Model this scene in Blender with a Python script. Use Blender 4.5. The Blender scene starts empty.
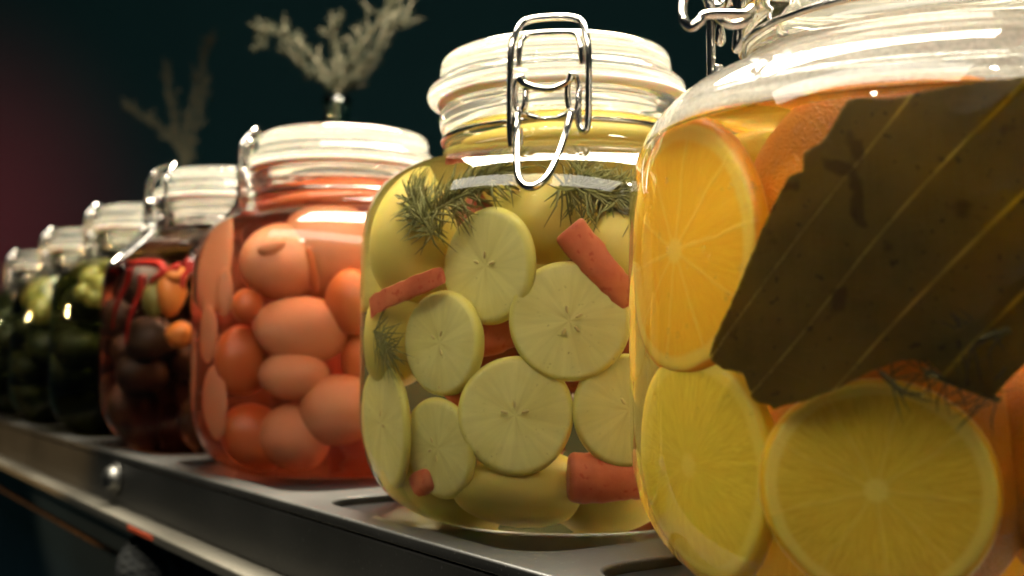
import bpy, bmesh, math, random
from mathutils import Vector, Matrix, Quaternion
from mathutils.bvhtree import BVHTree
R = math.radians
sin, cos, PI = math.sin, math.cos, math.pi
S = bpy.context.scene
COL = S.collection
random.seed(11)

# ------------------------------------------------------------------ camera
F = 1100.0                                   # focal length in pixels of a 1024 px wide frame
EYE = Vector((0, 0, .0458))
PITCH = math.atan(64 / F)
cam = bpy.data.cameras.new('camera'); camo = bpy.data.objects.new('camera', cam); COL.objects.link(camo)
cam.sensor_width = 36; cam.lens = 36 * F / 1024
camo.location = EYE; camo.rotation_euler = (PI / 2 + PITCH, 0, 0)
cam.clip_start = .01; cam.clip_end = 50
cam.dof.use_dof = True; cam.dof.focus_distance = .235; cam.dof.aperture_fstop = 15.5
S.camera = camo

def ray(px, py):
    v = Vector(((px - 512) / F, 1, (288 - py) / F))
    return (Matrix.Rotation(PITCH, 3, 'X') @ v).normalized()

# ------------------------------------------------------------------ materials
class N:
    def __init__(s, name):
        s.m = bpy.data.materials.new(name); s.m.use_nodes = True
        s.t = s.m.node_tree; s.t.nodes.clear(); s.n = s.t.nodes; s.l = s.t.links
        s.out = s.n.new('ShaderNodeOutputMaterial')
    def new(s, t, ins=None, **kw):
        n = s.n.new('ShaderNode' + t)
        for k, v in kw.items(): setattr(n, k, v)
        for k, v in (ins or {}).items():
            if hasattr(v, 'is_linked') or hasattr(v, 'links'): s.l.new(v, n.inputs[k])
            else: n.inputs[k].default_value = v
        return n
    def math(s, op, a, b=0., c=0., clamp=False):
        n = s.n.new('ShaderNodeMath'); n.operation = op; n.use_clamp = clamp
        for i, v in enumerate((a, b, c)):
            if isinstance(v, (int, float)): n.inputs[i].default_value = v
            else: s.l.new(v, n.inputs[i])
        return n.outputs[0]
    def ramp(s, fac, stops, interp='LINEAR'):
        n = s.n.new('ShaderNodeValToRGB'); n.color_ramp.interpolation = interp
        e = n.color_ramp.elements
        while len(e) < len(stops): e.new(.5)
        for el, (p, c) in zip(e, stops):
            el.position = p; el.color = (*c, 1) if len(c) == 3 else c
        s.l.new(fac, n.inputs[0]); return n.outputs[0]
    def mix(s, f, a, b, mode='MIX'):
        n = s.n.new('ShaderNodeMix'); n.data_type = 'RGBA'; n.blend_type = mode
        for i, v in ((0, f), (6, a), (7, b)):
            if isinstance(v, (int, float)): n.inputs[i].default_value = v
            elif isinstance(v, tuple): n.inputs[i].default_value = (*v, 1) if len(v) == 3 else v
            else: s.l.new(v, n.inputs[i])
        return n.outputs[2]
    def pos(s, scale=None):
        o = s.new('TexCoord').outputs['Object']
        return o
    def noise(s, vec, scale, detail=3., rough=.5, dist=0.):
        n = s.new('TexNoise', {'Vector': vec, 'Scale': scale, 'Detail': detail, 'Roughness': rough, 'Distortion': dist})
        return n.outputs['Fac']
    def bump(s, h, strength=.3, dist=.001):
        return s.new('Bump', {'Height': h, 'Strength': strength, 'Distance': dist}).outputs[0]
    def bsdf(s, **kw):
        b = s.new('BsdfPrincipled')
        for k, v in kw.items():
            k = k.replace('_', ' ')
            if isinstance(v, (int, float)) : b.inputs[k].default_value = v
            elif isinstance(v, tuple): b.inputs[k].default_value = (*v, 1) if len(v) == 3 and k in ('Base Color', 'Specular Tint', 'Sheen Tint') else v
            else: s.l.new(v, b.inputs[k])
        s.l.new(b.outputs[0], s.out.inputs[0]); return b

def soft(n, col, rough=.4, sss=.35, rad=(1., .6, .25), scale=.004, spec=.15, normal=None):
    kw = dict(Base_Color=col, Roughness=rough, Specular_IOR_Level=spec)
    if normal is not None: kw['Normal'] = normal
    b = n.bsdf(**kw)
    b.inputs['Subsurface Weight'].default_value = sss
    b.inputs['Subsurface Radius'].default_value = rad
    b.inputs['Subsurface Scale'].default_value = scale
    return n.m

def mat_glass(name, ior, absorb=None, density=0., tint=(1, 1, 1), scatter=0., scol=(1, 1, 1)):
    n = N(name)
    p = n.pos()
    w = n.noise(p, 45, 2.)
    nm = n.bump(w, .06, .002)
    g = n.new('BsdfGlass', {'Color': (*tint, 1), 'Roughness': 0., 'IOR': ior, 'Normal': nm})
    n.l.new(g.outputs[0], n.out.inputs[0])
    if absorb:
        v = n.new('VolumeAbsorption', {'Color': (*absorb, 1), 'Density': density})
        if scatter:
            sc = n.new('VolumeScatter', {'Color': (*scol, 1), 'Density': scatter, 'Anisotropy': .3})
            v = n.new('AddShader', {0: v.outputs[0], 1: sc.outputs[0]})
        n.l.new(v.outputs[0], n.out.inputs['Volume'])
    return n.m

def polar(n):
    x = n.new('SeparateXYZ', {0: n.pos()})
    X, Y, Z = x.outputs
    r = n.math('SQRT', n.math('ADD', n.math('MULTIPLY', X, X), n.math('MULTIPLY', Y, Y)))
    th = n.math('ARCTAN2', Y, X)
    return X, Y, Z, r, th

def mat_citrus(name, flesh, flesh2, pith, rind, segs=10, sss=.5, bump=.4, wk=.5):
    """cut wheel with radius 1 in object space"""
    n = N(name); X, Y, Z, r, th = polar(n)
    nz = n.noise(n.pos(), 3., 3.)
    thn = n.math('ADD', th, n.math('MULTIPLY', nz, .14))
    seg = n.math('ABSOLUTE', n.math('SINE', n.math('MULTIPLY', thn, segs / 2)))
    segd = n.math('MULTIPLY', seg, r)                         # narrow wall of constant width
    wall = n.ramp(segd, [(0., (1, 1, 1)), (.05, (.75, .75, .75)), (.12, (0, 0, 0))])
    comb = n.new('CombineXYZ', {0: n.math('MULTIPLY', th, 9.), 1: n.math('MULTIPLY', r, 2.2), 2: Z})
    ves = n.noise(comb.outputs[0], 2.6, 4., .6, .6)
    fl = n.mix(n.ramp(ves, [(.3, (0, 0, 0)), (.7, (1, 1, 1))]), flesh, flesh2)
    fl = n.mix(n.math('MULTIPLY', wall, wk), fl, pith)
    core = n.ramp(n.math('ADD', r, n.math('MULTIPLY', nz, .05)), [(.10, (1, 1, 1)), (.14, (0, 0, 0))])
    fl = n.mix(core, fl, pith)
    rr = n.math('ADD', r, n.math('MULTIPLY', n.noise(n.pos(), 4.), .04))
    c = n.mix(n.ramp(rr, [(.845, (0, 0, 0)), (.885, (1, 1, 1))]), fl, pith)
    c = n.mix(n.ramp(rr, [(.965, (0, 0, 0)), (.985, (1, 1, 1))]), c, rind)
    h = n.math('ADD', ves, n.math('MULTIPLY', wall, .5))
    return soft(n, c, .3, sss, (1, .6, .2), .0030, .3, n.bump(h, bump, .0006))

def mat_wedge(name, flesh, pith, rind, sss=.4):
    n = N(name)
    L = n.new('VectorMath', {0: n.pos()}, operation='LENGTH').outputs['Value']
    f = n.noise(n.pos(), 6., 5., .7, 1.)
    fl = n.mix(n.ramp(f, [(.3, (0, 0, 0)), (.7, (1, 1, 1))]), flesh, tuple(x * .7 for x in flesh))
    c = n.mix(n.ramp(L, [(.86, (0, 0, 0)), (.89, (1, 1, 1))]), fl, pith)
    por = n.new('TexVoronoi', {'Vector': n.pos(), 'Scale': 44.}).outputs['Distance']
    rv = n.mix(n.ramp(n.noise(n.pos(), 3.), [(.3, (0, 0, 0)), (.7, (1, 1, 1))]), rind, tuple(x * .8 for x in rind))
    rv = n.mix(n.ramp(por, [(.0, (1, 1, 1)), (.3, (0, 0, 0))]), rv, tuple(x * .72 for x in rind))
    c = n.mix(n.ramp(L, [(.96, (0, 0, 0)), (.975, (1, 1, 1))]), c, rv)
    return soft(n, c, .35, sss, (1, .5, .15), .002, .35, n.bump(por, .6, .0005))

def mat_pale(name, face, skin, star):
    """pale wheel with a five-armed core"""
    n = N(name); X, Y, Z, r, th = polar(n)
    w = n.noise(n.pos(), 2.2, 3.)
    ray_ = n.math('ABSOLUTE', n.math('COSINE', n.math('ADD', n.math('MULTIPLY', th, 2.5), n.math('MULTIPLY', w, .8))))
    ray_ = n.math('POWER', ray_, 9.)
    arm = n.math('MULTIPLY', ray_, n.ramp(r, [(.05, (.55, .55, .55)), (.35, (.22, .22, .22)), (.55, (0, 0, 0))]))
    comb = n.new('CombineXYZ', {0: n.math('MULTIPLY', th, 7.), 1: n.math('MULTIPLY', r, 1.2), 2: 0.})
    fib = n.noise(comb.outputs[0], .9, 3., .5)
    c = n.mix(n.ramp(fib, [(.35, (0, 0, 0)), (.68, (1, 1, 1))]), face, tuple(x * .88 for x in face))
    c = n.mix(n.ramp(n.noise(n.pos(), 1.3, 2.), [(.45, (0, 0, 0)), (.75, (.45, .45, .45))]), c, (face[0] * .8, face[1] * .72, face[2] * .5))
    c = n.mix(arm, c, star)
    c = n.mix(n.ramp(r, [(.90, (0, 0, 0)), (.97, (1, 1, 1))]), c, skin)
    sp = n.noise(n.pos(), 16., 2.)
    c = n.mix(n.ramp(sp, [(.70, (0, 0, 0)), (.74, (.5, .5, .5))]), c, (.16, .11, .03))
    h = n.math('SUBTRACT', n.math('MULTIPLY', fib, .5), arm)
    return soft(n, c, .4, .35, (1, .8, .35), .0015, .25, n.bump(h, .2, .0003))

def mat_soft(name, a, b, scale=60., sss=.4, spec=.25, bump=.15, rough=.4, rad=(1, .5, .25), spots=None, thr=.68):
    n = N(name)
    f = n.noise(n.pos(), scale, 4., .55)
    c = n.mix(n.ramp(f, [(.3, (0, 0, 0)), (.7, (1, 1, 1))]), a, b)
    if spots: c = n.mix(n.ramp(n.noise(n.pos(), scale * 5, 2.), [(thr, (0, 0, 0)), (thr + .04, (.8, .8, .8))]), c, spots)
    return soft(n, c, rough, sss, rad, .0025, spec, n.bump(n.noise(n.pos(), scale * 3, 3.), bump, .0006))

def mat_metal(name, col, rough, bump=.1, scale=300., metal=1.):
    n = N(name)
    f = n.noise(n.pos(), scale, 3.)
    rr = n.math('ADD', n.math('MULTIPLY', f, rough * .8), rough * .6)
    n.bsdf(Base_Color=n.mix(f, tuple(x * .75 for x in col), col), Metallic=metal, Roughness=rr, Normal=n.bump(f, bump, .0003))
    return n.m

def mat_shelf():
    n = N('painted_steel')
    p = n.pos()
    big = n.noise(p, 14., 4.); fine = n.noise(p, 900., 2.)
    sc = n.noise(n.new('Mapping', {0: p, 'Scale': (60, 900, 200)}).outputs[0], 1., 3.)
    c = n.mix(n.ramp(big, [(.35, (0, 0, 0)), (.7, (1, 1, 1))]), (.025, .0245, .021), (.046, .0445, .039))
    c = n.mix(n.ramp(fine, [(.68, (0, 0, 0)), (.72, (.6, .6, .6))]), c, (.14, .135, .12))
    c = n.mix(n.ramp(sc, [(.72, (0, 0, 0)), (.78, (.4, .4, .4))]), c, (.03, .03, .03))
    n.bsdf(Base_Color=c, Metallic=.25, Roughness=n.math('ADD', n.math('MULTIPLY', big, .25), .32), Normal=n.bump(fine, .15, .0002))
    return n.m

def mat_flat(name, a, b, rough=.7, scale=6., spec=.3):
    n = N(name)
    c = n.mix(n.ramp(n.noise(n.pos(), scale, 5.), [(.3, (0, 0, 0)), (.7, (1, 1, 1))]), a, b)
    n.bsdf(Base_Color=c, Roughness=rough, Specular_IOR_Level=spec)
    return n.m

# ------------------------------------------------------------------ objects
def tag(o, label=None, cat=None, group=None, kind=None):
    for k, v in (('label', label), ('category', cat), ('group', group), ('kind', kind)):
        if v: o[k] = v
    return o
def link(name, me, mat=None, parent=None, smooth=True):
    o = bpy.data.objects.new(name, me); COL.objects.link(o)
    if mat: me.materials.append(mat)
    if parent: o.parent = parent
    if smooth:
        for p in me.polygons: p.use_smooth = True
    return o
def from_py(name, vs, fs, mat=None, parent=None, smooth=True):
    me = bpy.data.meshes.new(name); me.from_pydata([tuple(v) for v in vs], [], fs); me.update()
    return link(name, me, mat, parent, smooth)
def from_bm(name, bm, mat=None, parent=None, smooth=True):
    me = bpy.data.meshes.new(name); bmesh.ops.recalc_face_normals(bm, faces=bm.faces[:]); bm.to_mesh(me); bm.free()
    return link(name, me, mat, parent, smooth)
def empty(name, loc=(0, 0, 0)):
    o = bpy.data.objects.new(name, None); COL.objects.link(o); o.location = loc; o.empty_display_size = .01; return o

def catmull(pts, k=6, closed=False):
    pts = [Vector(p) for p in pts]; n = len(pts); out = []
    rng = n if closed else n - 1
    for i in range(rng):
        g = lambda j: pts[j % n] if closed else pts[min(max(j, 0), n - 1)]
        p0, p1, p2, p3 = g(i - 1), g(i), g(i + 1), g(i + 2)
        for s in range(k):
            t = s / k
            out.append(.5 * ((2 * p1) + (p2 - p0) * t + (2 * p0 - 5 * p1 + 4 * p2 - p3) * t * t + (3 * p1 - p0 - 3 * p2 + p3) * t ** 3))
    if not closed: out.append(pts[-1])
    return out

def tube_data(path, rad, seg=10, closed=False, rads=None):
    vs, fs = [], []
    n = len(path); up = Vector((0.13, .27, .95)).normalized(); prev = None
    for i, p in enumerate(path):
        a = path[(i - 1) % n] if closed else path[max(i - 1, 0)]
        b = path[(i + 1) % n] if closed else path[min(i + 1, n - 1)]
        t = (b - a).normalized() if (b - a).length > 1e-9 else Vector((0, 0, 1))
        if prev is None: s = t.cross(up).normalized()
        else:
            s = prev - t * prev.dot(t); s.normalize()
        prev = s; q = t.cross(s)
        r = rads[i] if rads else rad
        for k in range(seg):
            an = 2 * PI * k / seg
            vs.append(p + s * (r * cos(an)) + q * (r * sin(an)))
    m = n if closed else n - 1
    for i in range(m):
        for k in range(seg):
            a = i * seg + k; b = i * seg + (k + 1) % seg
            c = ((i + 1) % n) * seg + (k + 1) % seg; d = ((i + 1) % n) * seg + k
            fs.append((a, b, c, d))
    if not closed:
        fs.append(tuple(reversed(range(seg)))); fs.append(tuple(range((n - 1) * seg, n * seg)))
    return vs, fs
def merge(*parts):
    V, Fs = [], []
    for vs, fs in parts:
        o = len(V); V += list(vs); Fs += [tuple(i + o for i in f) for f in fs]
    return V, Fs

def revolve(prof, seg=128, sq=None):
    """prof: (radius, z) from axis to axis; sq(z) -> superellipse exponent"""
    vs, fs = [], []
    rows = []
    for r, z in prof:
        if r < 1e-6:
            rows.append([len(vs)]); vs.append(Vector((0, 0, z)))
        else:
            e = sq(z, r) if sq else 2.
            row = []
            for k in range(seg):
                a = 2 * PI * k / seg; c, s = cos(a), sin(a)
                m = (abs(c) ** e + abs(s) ** e) ** (-1 / e) if e > 2.001 else 1.
                row.append(len(vs)); vs.append(Vector((r * m * c, r * m * s, z)))
            rows.append(row)
    for A, B in zip(rows, rows[1:]):
        for k in range(seg):
            k2 = (k + 1) % seg
            if len(A) == 1 and len(B) == 1: break
            if len(A) == 1: fs.append((A[0], B[k2], B[k]))
            elif len(B) == 1: fs.append((A[k], A[k2], B[0]))
            else: fs.append((A[k], A[k2], B[k2], B[k]))
    return vs, fs

# ------------------------------------------------------------------ jars
OUT = [(.0, .0035), (.030, .0030), (.0375, .0012), (.0405, 0.), (.0435, .0008), (.0475, .0035), (.0522, .0085), (.0560, .0160),
       (.0577, .0245), (.0580, .034), (.0580, .052), (.0580, .070), (.0576, .0785), (.0560, .0860), (.0525, .0925), (.0465, .0975),
       (.0405, .1000), (.0372, .1018), (.0353, .1045), (.0348, .1070), (.0352, .1090), (.0364, .1105), (.0368, .1130), (.0366, .1155),
       (.0352, .1170), (.0325, .1172)]
def prof_body(level):
    out = [(p.x, p.y) for p in catmull([(a, b, 0) for a, b in OUT], 4)]
    inn_full = [(.0308, .1168), (.0302, .1150), (.0303, .1100), (.0308, .1060), (.0325, .1022), (.0372, .0985), (.0435, .0950), (.0495, .0905),
                (.0530, .0855), (.0548, .0800), (.0552, .0700)]
    res = []
    for (r0, z0), (r1, z1) in zip(inn_full, inn_full[1:]):
        res.append((r0, z0))
        if z1 <= level:
            t = (z0 - level) / (z0 - z1); rr = r0 + (r1 - r0) * t
            res += [(rr, level + .0006), (rr - .0012, level), (rr * .6, level - .0002), (0, level - .0002)]
            break
    return out + res
def sq(z, r):
    a = min(1, max(0, (r - .040) / .016))
    return 2 + .4 * a * a * (3 - 2 * a)
LID = [(0, .1130), (.020, .1128), (.0275, .1128), (.0292, .1140), (.0294, .1188), (.0300, .1196), (.0365, .1194), (.0378, .1203),
       (.0380, .1218), (.0372, .1232), (.0352, .1240), (.0343, .1255), (.0340, .1290), (.0334, .1312), (.0318, .1322), (.0300, .1318),
       (.0285, .1302), (.0250, .1292), (0, .1290)]
GAS = [(.0305, .1175), (.0370, .1174), (.0376, .1182), (.0372, .1191), (.0305, .1192)]

WIRE = None
def cl(px, y, r):
    """clasp point traced at radius r in front of the neck"""
    d = .322 - r
    return Vector(((px - 545) / F * d, -r, EYE.z + (352 - y) / F * d))
RW = .00095
def clasp_parts(parent, lever_open=0., lever=True):
    M = WIRE
    bail = catmull([cl(513, 126, .0395), cl(514, 140, .0402), cl(509, 147, .0405), cl(505, 138, .0405), cl(504, 100, .0405), cl(505, 48, .0405), cl(509, 28, .0385),
                    cl(518, 15, .0350), cl(545, 12, .0340), cl(571, 15, .0350), cl(580, 28, .0385), cl(584, 48, .0405), cl(584, 90, .0405),
                    cl(583, 122, .0405), cl(579, 130, .0405), cl(574, 122, .0400), cl(573, 105, .0395)], 6)
    b = from_py('clasp_bail', *tube_data(bail, RW), M, parent)
    tab = catmull([cl(513, 62, .0385), cl(513, 45, .0388), cl(516, 33, .0375), cl(524, 29, .0365), cl(545, 28, .0362), cl(566, 29, .0365),
                   cl(573, 34, .0375), cl(576, 46, .0388), cl(577, 62, .0385)], 6)
    from_py('thumb_tab', *tube_data(tab, RW * .95), M, b)
    ring = []
    for cx, cy, w, h in ((514, 90, 6, 18), (568, 92, 6, 20)):
        pts = [cl(cx + w * cos(a), cy + h * sin(a), .0392 + .0006 * sin(2 * a)) for a in [2 * PI * k / 20 for k in range(20)]]
        from_py('hinge_link', *tube_data(pts, RW * .9, closed=True), M, parent)
    cross = catmull([cl(512, 72, .0405), cl(518, 79, .040), cl(530, 84, .0398), cl(545, 86, .0398), cl(556, 83, .0398), cl(564, 78, .040), cl(567, 70, .0405)], 6)
    from_py('cross_wire', *tube_data(cross, RW), M, parent)
    lv = catmull([cl(533, 116, .0385), cl(520, 112, .0388), cl(512, 110, .0405), cl(512, 128, .0425), cl(515, 155, .0495), cl(519, 174, .0555), cl(527, 184, .0592), cl(538, 185, .0595),
                  cl(548, 176, .0562), cl(556, 156, .0500), cl(562, 130, .0430), cl(566, 110, .0405), cl(562, 112, .0388), cl(552, 116, .0385)], 6)
    piv = cl(540, 110, .0400)
    rot = Matrix.Translation(piv) @ Matrix.Rotation(-lever_open, 4, 'X') @ Matrix.Translation(-piv)
    if lever: from_py('clasp_lever', *tube_data([rot @ p for p in lv], RW * 1.05), M, parent)
    nr = [Vector((.0357 * sin(a), -.0357 * cos(a), .1072)) for a in [2 * PI * k / 96 for k in range(96)]]
    from_py('neck_ring', *tube_data(nr, RW * .8, closed=True), M, parent)
    # hinge at the back
    hb = catmull([Vector((-.010, .0362, .1072)), Vector((-.010, .0440, .1090)), Vector((-.009, .0465, .1150)), Vector((-.007, .0430, .1215)),
                  Vector((0, .0385, .1232)), Vector((.007, .0430, .1215)), Vector((.009, .0465, .1150)), Vector((.010, .0440, .1090)), Vector((.010, .0362, .1072))], 5)
    from_py('back_hinge', *tube_data(hb, RW), M, parent)

# ------------------------------------------------------------------ shelf frame of reference
P2 = Vector((.0155, .322, 0)); U = Vector((-.5635, .8261, 0)); W = Vector((-.8261, -.5635, 0))
def shelf_pt(u, w, z=0.): return P2 + U * u + W * w + Vector((0, 0, z))

def mat_lid():
    n = N('lid_glass_with_glare')
    g = n.new('BsdfGlass', {'Color': (1, .99, .95, 1), 'Roughness': .03, 'IOR': 1.45})
    d = n.new('BsdfDiffuse', {'Color': (.80, .79, .74, 1)}); t = n.new('BsdfTranslucent', {'Color': (.85, .83, .76, 1)})
    m = n.new('MixShader', {0: .5, 1: d.outputs[0], 2: t.outputs[0]})
    m2 = n.new('MixShader', {0: .08, 1: g.outputs[0], 2: m.outputs[0]})  # pale diffuse share stands in for reflections in the lid glass
    n.l.new(m2.outputs[0], n.out.inputs[0]); return n.m
GLASSLID = mat_lid()
def mat_fog_and_glare():
    n = N('mist_and_glare')  # misted glass whose white also carries the painted shoulder glare
    p = n.pos()
    d = n.new('BsdfDiffuse', {'Color': (.85, .84, .78, 1)}); t = n.new('BsdfTranslucent', {'Color': (.85, .84, .78, 1)})
    m = n.new('MixShader', {0: .5, 1: d.outputs[0], 2: t.outputs[0]})
    tr = n.new('BsdfTransparent')
    st = n.noise(n.new('Mapping', {0: p, 'Scale': (110, 110, 500)}).outputs[0], 1., 4., .65)
    dr = n.noise(p, 1500., 2.)
    f = n.math('MULTIPLY', n.ramp(st, [(.30, (.4, .4, .4)), (.62, (.95, .95, .95))]), n.ramp(dr, [(.35, (.6, .6, .6)), (.6, (1, 1, 1))]))
    m2 = n.new('MixShader', {0: f, 1: tr.outputs[0], 2: m.outputs[0]})
    n.l.new(m2.outputs[0], n.out.inputs[0]); return n.m
FOG_AND_GLARE = mat_fog_and_glare()
WIRE = mat_metal('clasp_steel', (.72, .70, .66), .16, .05, 500)
GASK = mat_soft('gasket_rubber', (.78, .76, .70), (.70, .68, .62), 80, sss=.6, spec=.3)
JARS = {}
def jar(key, loc, yaw, label, absorb, density, level, scale=(1, 1, 1), lever=0., tilt=0., fog=False, cloudy=0.):
    root = empty('clip_top_jar', loc); root.rotation_euler = (0, 0, R(yaw)); root.scale = scale
    tag(root, label, 'jar', 'clip-top preserving jars in a row on the shelf')
    body = from_py('jar_body', *revolve(prof_body(level), 144, sq), mat_glass('jar_glass_' + key, 1.38, absorb, density, scatter=cloudy, scol=absorb), root)
    lid = from_py('lid', *revolve([(p.x, p.y) for p in catmull([(a, b, 0) for a, b in LID], 4)], 112), GLASSLID, root)
    g = from_py('gasket', *revolve(GAS + GAS[:1], 112), GASK, root)
    g2 = g.data
    if fog:
        fp = [(r + .0009, z + .0006) for r, z in [(.0308, .1030), (.0325, .1016), (.0372, .0985), (.0435, .0950), (.0495, .0905), (.0520, .0872), (.0527, .0858)]]
        from_py('mist_and_glare', *revolve([(p.x, p.y) for p in catmull([(a, b, 0) for a, b in fp], 4)], 144, sq), FOG_AND_GLARE, root)
    if fog:
        inv = (Matrix.Translation(Vector(loc)) @ Matrix.Rotation(R(yaw), 4, 'Z')).inverted()
        def pw(x, y, Y): d = ray(x, y); return inv @ (EYE + d * (Y / d.y))
        lvp = catmull([pw(752, 8, .190), pw(744, 14, .188), pw(725, 14, .186), pw(706, 15, .184), pw(699, 22, .183), pw(691, 27, .183), pw(684, 21, .183), pw(682, 8, .184), pw(686, -6, .185), pw(700, -10, .186),
                       pw(708, 0, .187), pw(712, 10, .188), pw(728, 24, .189), pw(744, 22, .190), pw(752, 12, .191)], 6)
        from_py('clasp_lever', *tube_data(lvp, .0008), WIRE, root)
    if tilt: lid.rotation_euler = (0, R(tilt), 0)
    clasp_parts(root, R(lever), not fog)
    bpy.context.view_layer.update()
    mw = Matrix.Translation(Vector(loc)) @ Matrix.Rotation(R(yaw), 4, 'Z') @ Matrix.Diagonal((*scale, 1))
    vs = [mw @ v.co for v in body.data.vertices]; fs = [tuple(p.vertices) for p in body.data.polygons]
    JARS[key] = (BVHTree.FromPolygons(vs, fs), Vector(loc))
    return root

def into(key, px, py, depth):
    """follow the line of sight of a photo pixel into a jar: point at DEPTH inside the wall, outward normal of the wall"""
    bvh, c = JARS[key]; d = ray(px, py)
    hit, nrm, _, dist = bvh.ray_cast(EYE, d)
    cx = 512 + F * c.x / c.y; cy = 352 - F * .004 / c.y
    for k in range(1, 30):                            # just outside the outline: step inwards
        if hit is not None: break
        d = ray(px + (cx - px) * k * .012, py + (cy - py) * k * .012); hit, nrm, _, dist = bvh.ray_cast(EYE, d)
    if hit is None: raise ValueError((key, px, py))
    if nrm.dot(d) > 0: nrm = -nrm
    eta = 1 / 1.38; ci = -nrm.dot(d)
    t = d * eta + nrm * (eta * ci - math.sqrt(1 - eta * eta * (1 - ci * ci)))
    return hit + t.normalized() * depth, nrm, t.normalized(), dist

jar('citrus', (.0820, .215, 0), -86, 'largest, nearest jar, filled with orange and lemon slices and a big dark leaf', (.98, .86, .18), 4.5, .0855, lever=30, fog=True, cloudy=2.5)
jar('pale', P2, -8, 'jar of pale green fruit slices and carrot sticks with its wire clasp facing the camera', (.95, .87, .48), 10, .112, tilt=-1.2, cloudy=.6)
jar('pink', shelf_pt(.147, .001), -82, 'jar packed with round pinkish-orange fruits, third from the right', (.90, .56, .38), 34, .112, cloudy=1.6)
jar('pepper', shelf_pt(.265, .004), -46, 'jar of dark preserve topped with red chillies and orange peppers', (.75, .42, .22), 22, .104)
jar('olive', shelf_pt(.383, .004), -78, 'blurred dark jar with small yellow-green olives showing near its shoulder', (.62, .62, .25), 42, .104, (1, 1, .97))
jar('onion', shelf_pt(.500, .004), -78, 'blurred dark jar with one pale whitish piece near its shoulder', (.6, .62, .35), 42, .104, (1, 1, .95))
jar('far', shelf_pt(.62, .004), -78, 'farthest, most blurred jar at the left end of the row', (.55, .6, .35), 42, .104, (1, 1, .91))

# ------------------------------------------------------------------ contents builders
def disc(t=.32, rim=.16, seg=64, wob=0., rng=None, a0=0., a1=2 * PI):
    """unit-radius wheel, thickness t, rounded rim; partial when a1-a0 < 2 pi"""
    prof = [(0., t / 2), (.3, t / 2), (.6, t / 2 + .004), (1 - rim, t / 2 - .004)]
    for k in range(1, 7):
        a = PI / 2 * (1 - k / 3)
        prof.append((1 - rim + rim * cos(a), t / 2 * sin(a)))
    prof += [(.6, -t / 2), (.3, -t / 2), (0., -t / 2)]
    full = abs(a1 - a0 - 2 * PI) < 1e-6
    ph = [(rng or random).uniform(0, 6.28) for _ in range(3)]
    vs, fs, rows = [], [], []
    ns = seg if full else seg + 1
    for r, z in prof:
        row = []
        for k in range(ns):
            a = a0 + (a1 - a0) * k / seg
            m = 1 + wob * (.6 * sin(2 * a + ph[0]) + .4 * sin(3 * a + ph[1]))
            row.append(len(vs)); vs.append(Vector((r * m * cos(a), r * m * sin(a), z + wob * .7 * r * sin(2 * a + ph[2]))))
        rows.append(row)
    for A, B in zip(rows, rows[1:]):
        for k in range(seg):
            k2 = (k + 1) % ns
            fs.append((A[k], A[k2], B[k2], B[k]))
    if not full:
        fs.append(tuple(r[0] for r in rows)); fs.append(tuple(r[-1] for r in reversed(rows)))
    bm = bmesh.new()
    bv = [bm.verts.new(v) for v in vs]
    for f in fs: bm.faces.new([bv[i] for i in f])
    bmesh.ops.remove_doubles(bm, verts=bm.verts[:], dist=1e-5)
    return bm
def blob(rx=1., ry=1., rz=1., wob=.05, sub=4, seed=0, dimple=0.):
    bm = bmesh.new(); bmesh.ops.create_icosphere(bm, subdivisions=sub, radius=1)
    rg = random.Random(seed); k = [Vector((rg.gauss(0, 1), rg.gauss(0, 1), rg.gauss(0, 1))) * 1.6 for _ in range(4)]; ph = [rg.uniform(0, 6) for _ in k]
    for v in bm.verts:
        n = v.co.normalized(); f = 1 + wob * sum(sin(n.dot(q) + p) for q, p in zip(k, ph)) / 2
        if dimple: f -= dimple * math.exp(-((1 - n.z) / .06))
        v.co = Vector((n.x * rx, n.y * ry, n.z * rz)) * f
    return bm
def place(o, p, nrm, rad, spin=0., lean=(0, 0)):
    q = nrm.to_track_quat('Z', 'Y') @ Quaternion((1, 0, 0), R(lean[0])) @ Quaternion((0, 1, 0), R(lean[1])) @ Quaternion((0, 0, 1), R(spin))
    o.location = p; o.rotation_mode = 'QUATERNION'; o.rotation_quaternion = q
    o.scale = (rad,) * 3 if isinstance(rad, (int, float)) else rad

M_SLICE = mat_pale('pale_fruit', (.69, .64, .25), (.62, .55, .14), (.46, .38, .12))
M_SEED = mat_soft('seed_coat', (.62, .52, .22), (.45, .35, .12), 400, sss=.1)
M_YEL = mat_soft('yellow_fruit_skin', (.62, .50, .10), (.56, .46, .13), 60, sss=.4, spots=(.3, .2, .04), thr=.7)
M_CARROT = mat_soft('carrot_flesh', (.58, .17, .08), (.44, .10, .045), 110, sss=.3, bump=.4, spots=(.42, .07, .03), thr=.62)
M_DEEPC = mat_soft('shaded_carrot', (.30, .06, .03), (.20, .04, .02), 120, sss=.1)  # carrot colour darkened to put shade into the gaps between slices
M_HERB = mat_soft('herb_needle', (.16, .17, .05), (.24, .22, .08), 200, sss=.0)

def seeds(parent, idx, n=4, pale=True):
    rg = random.Random(idx)
    for k in rg.sample(range(5), n):
        a = 2 * PI * k / 5 + .3
        s = from_bm('seed', blob(.07, .03, .02, 0, 2), M_SEED, parent)
        s.location = (.19 * cos(a), .19 * sin(a), .165); s.rotation_euler = (0, 0, a)

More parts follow.
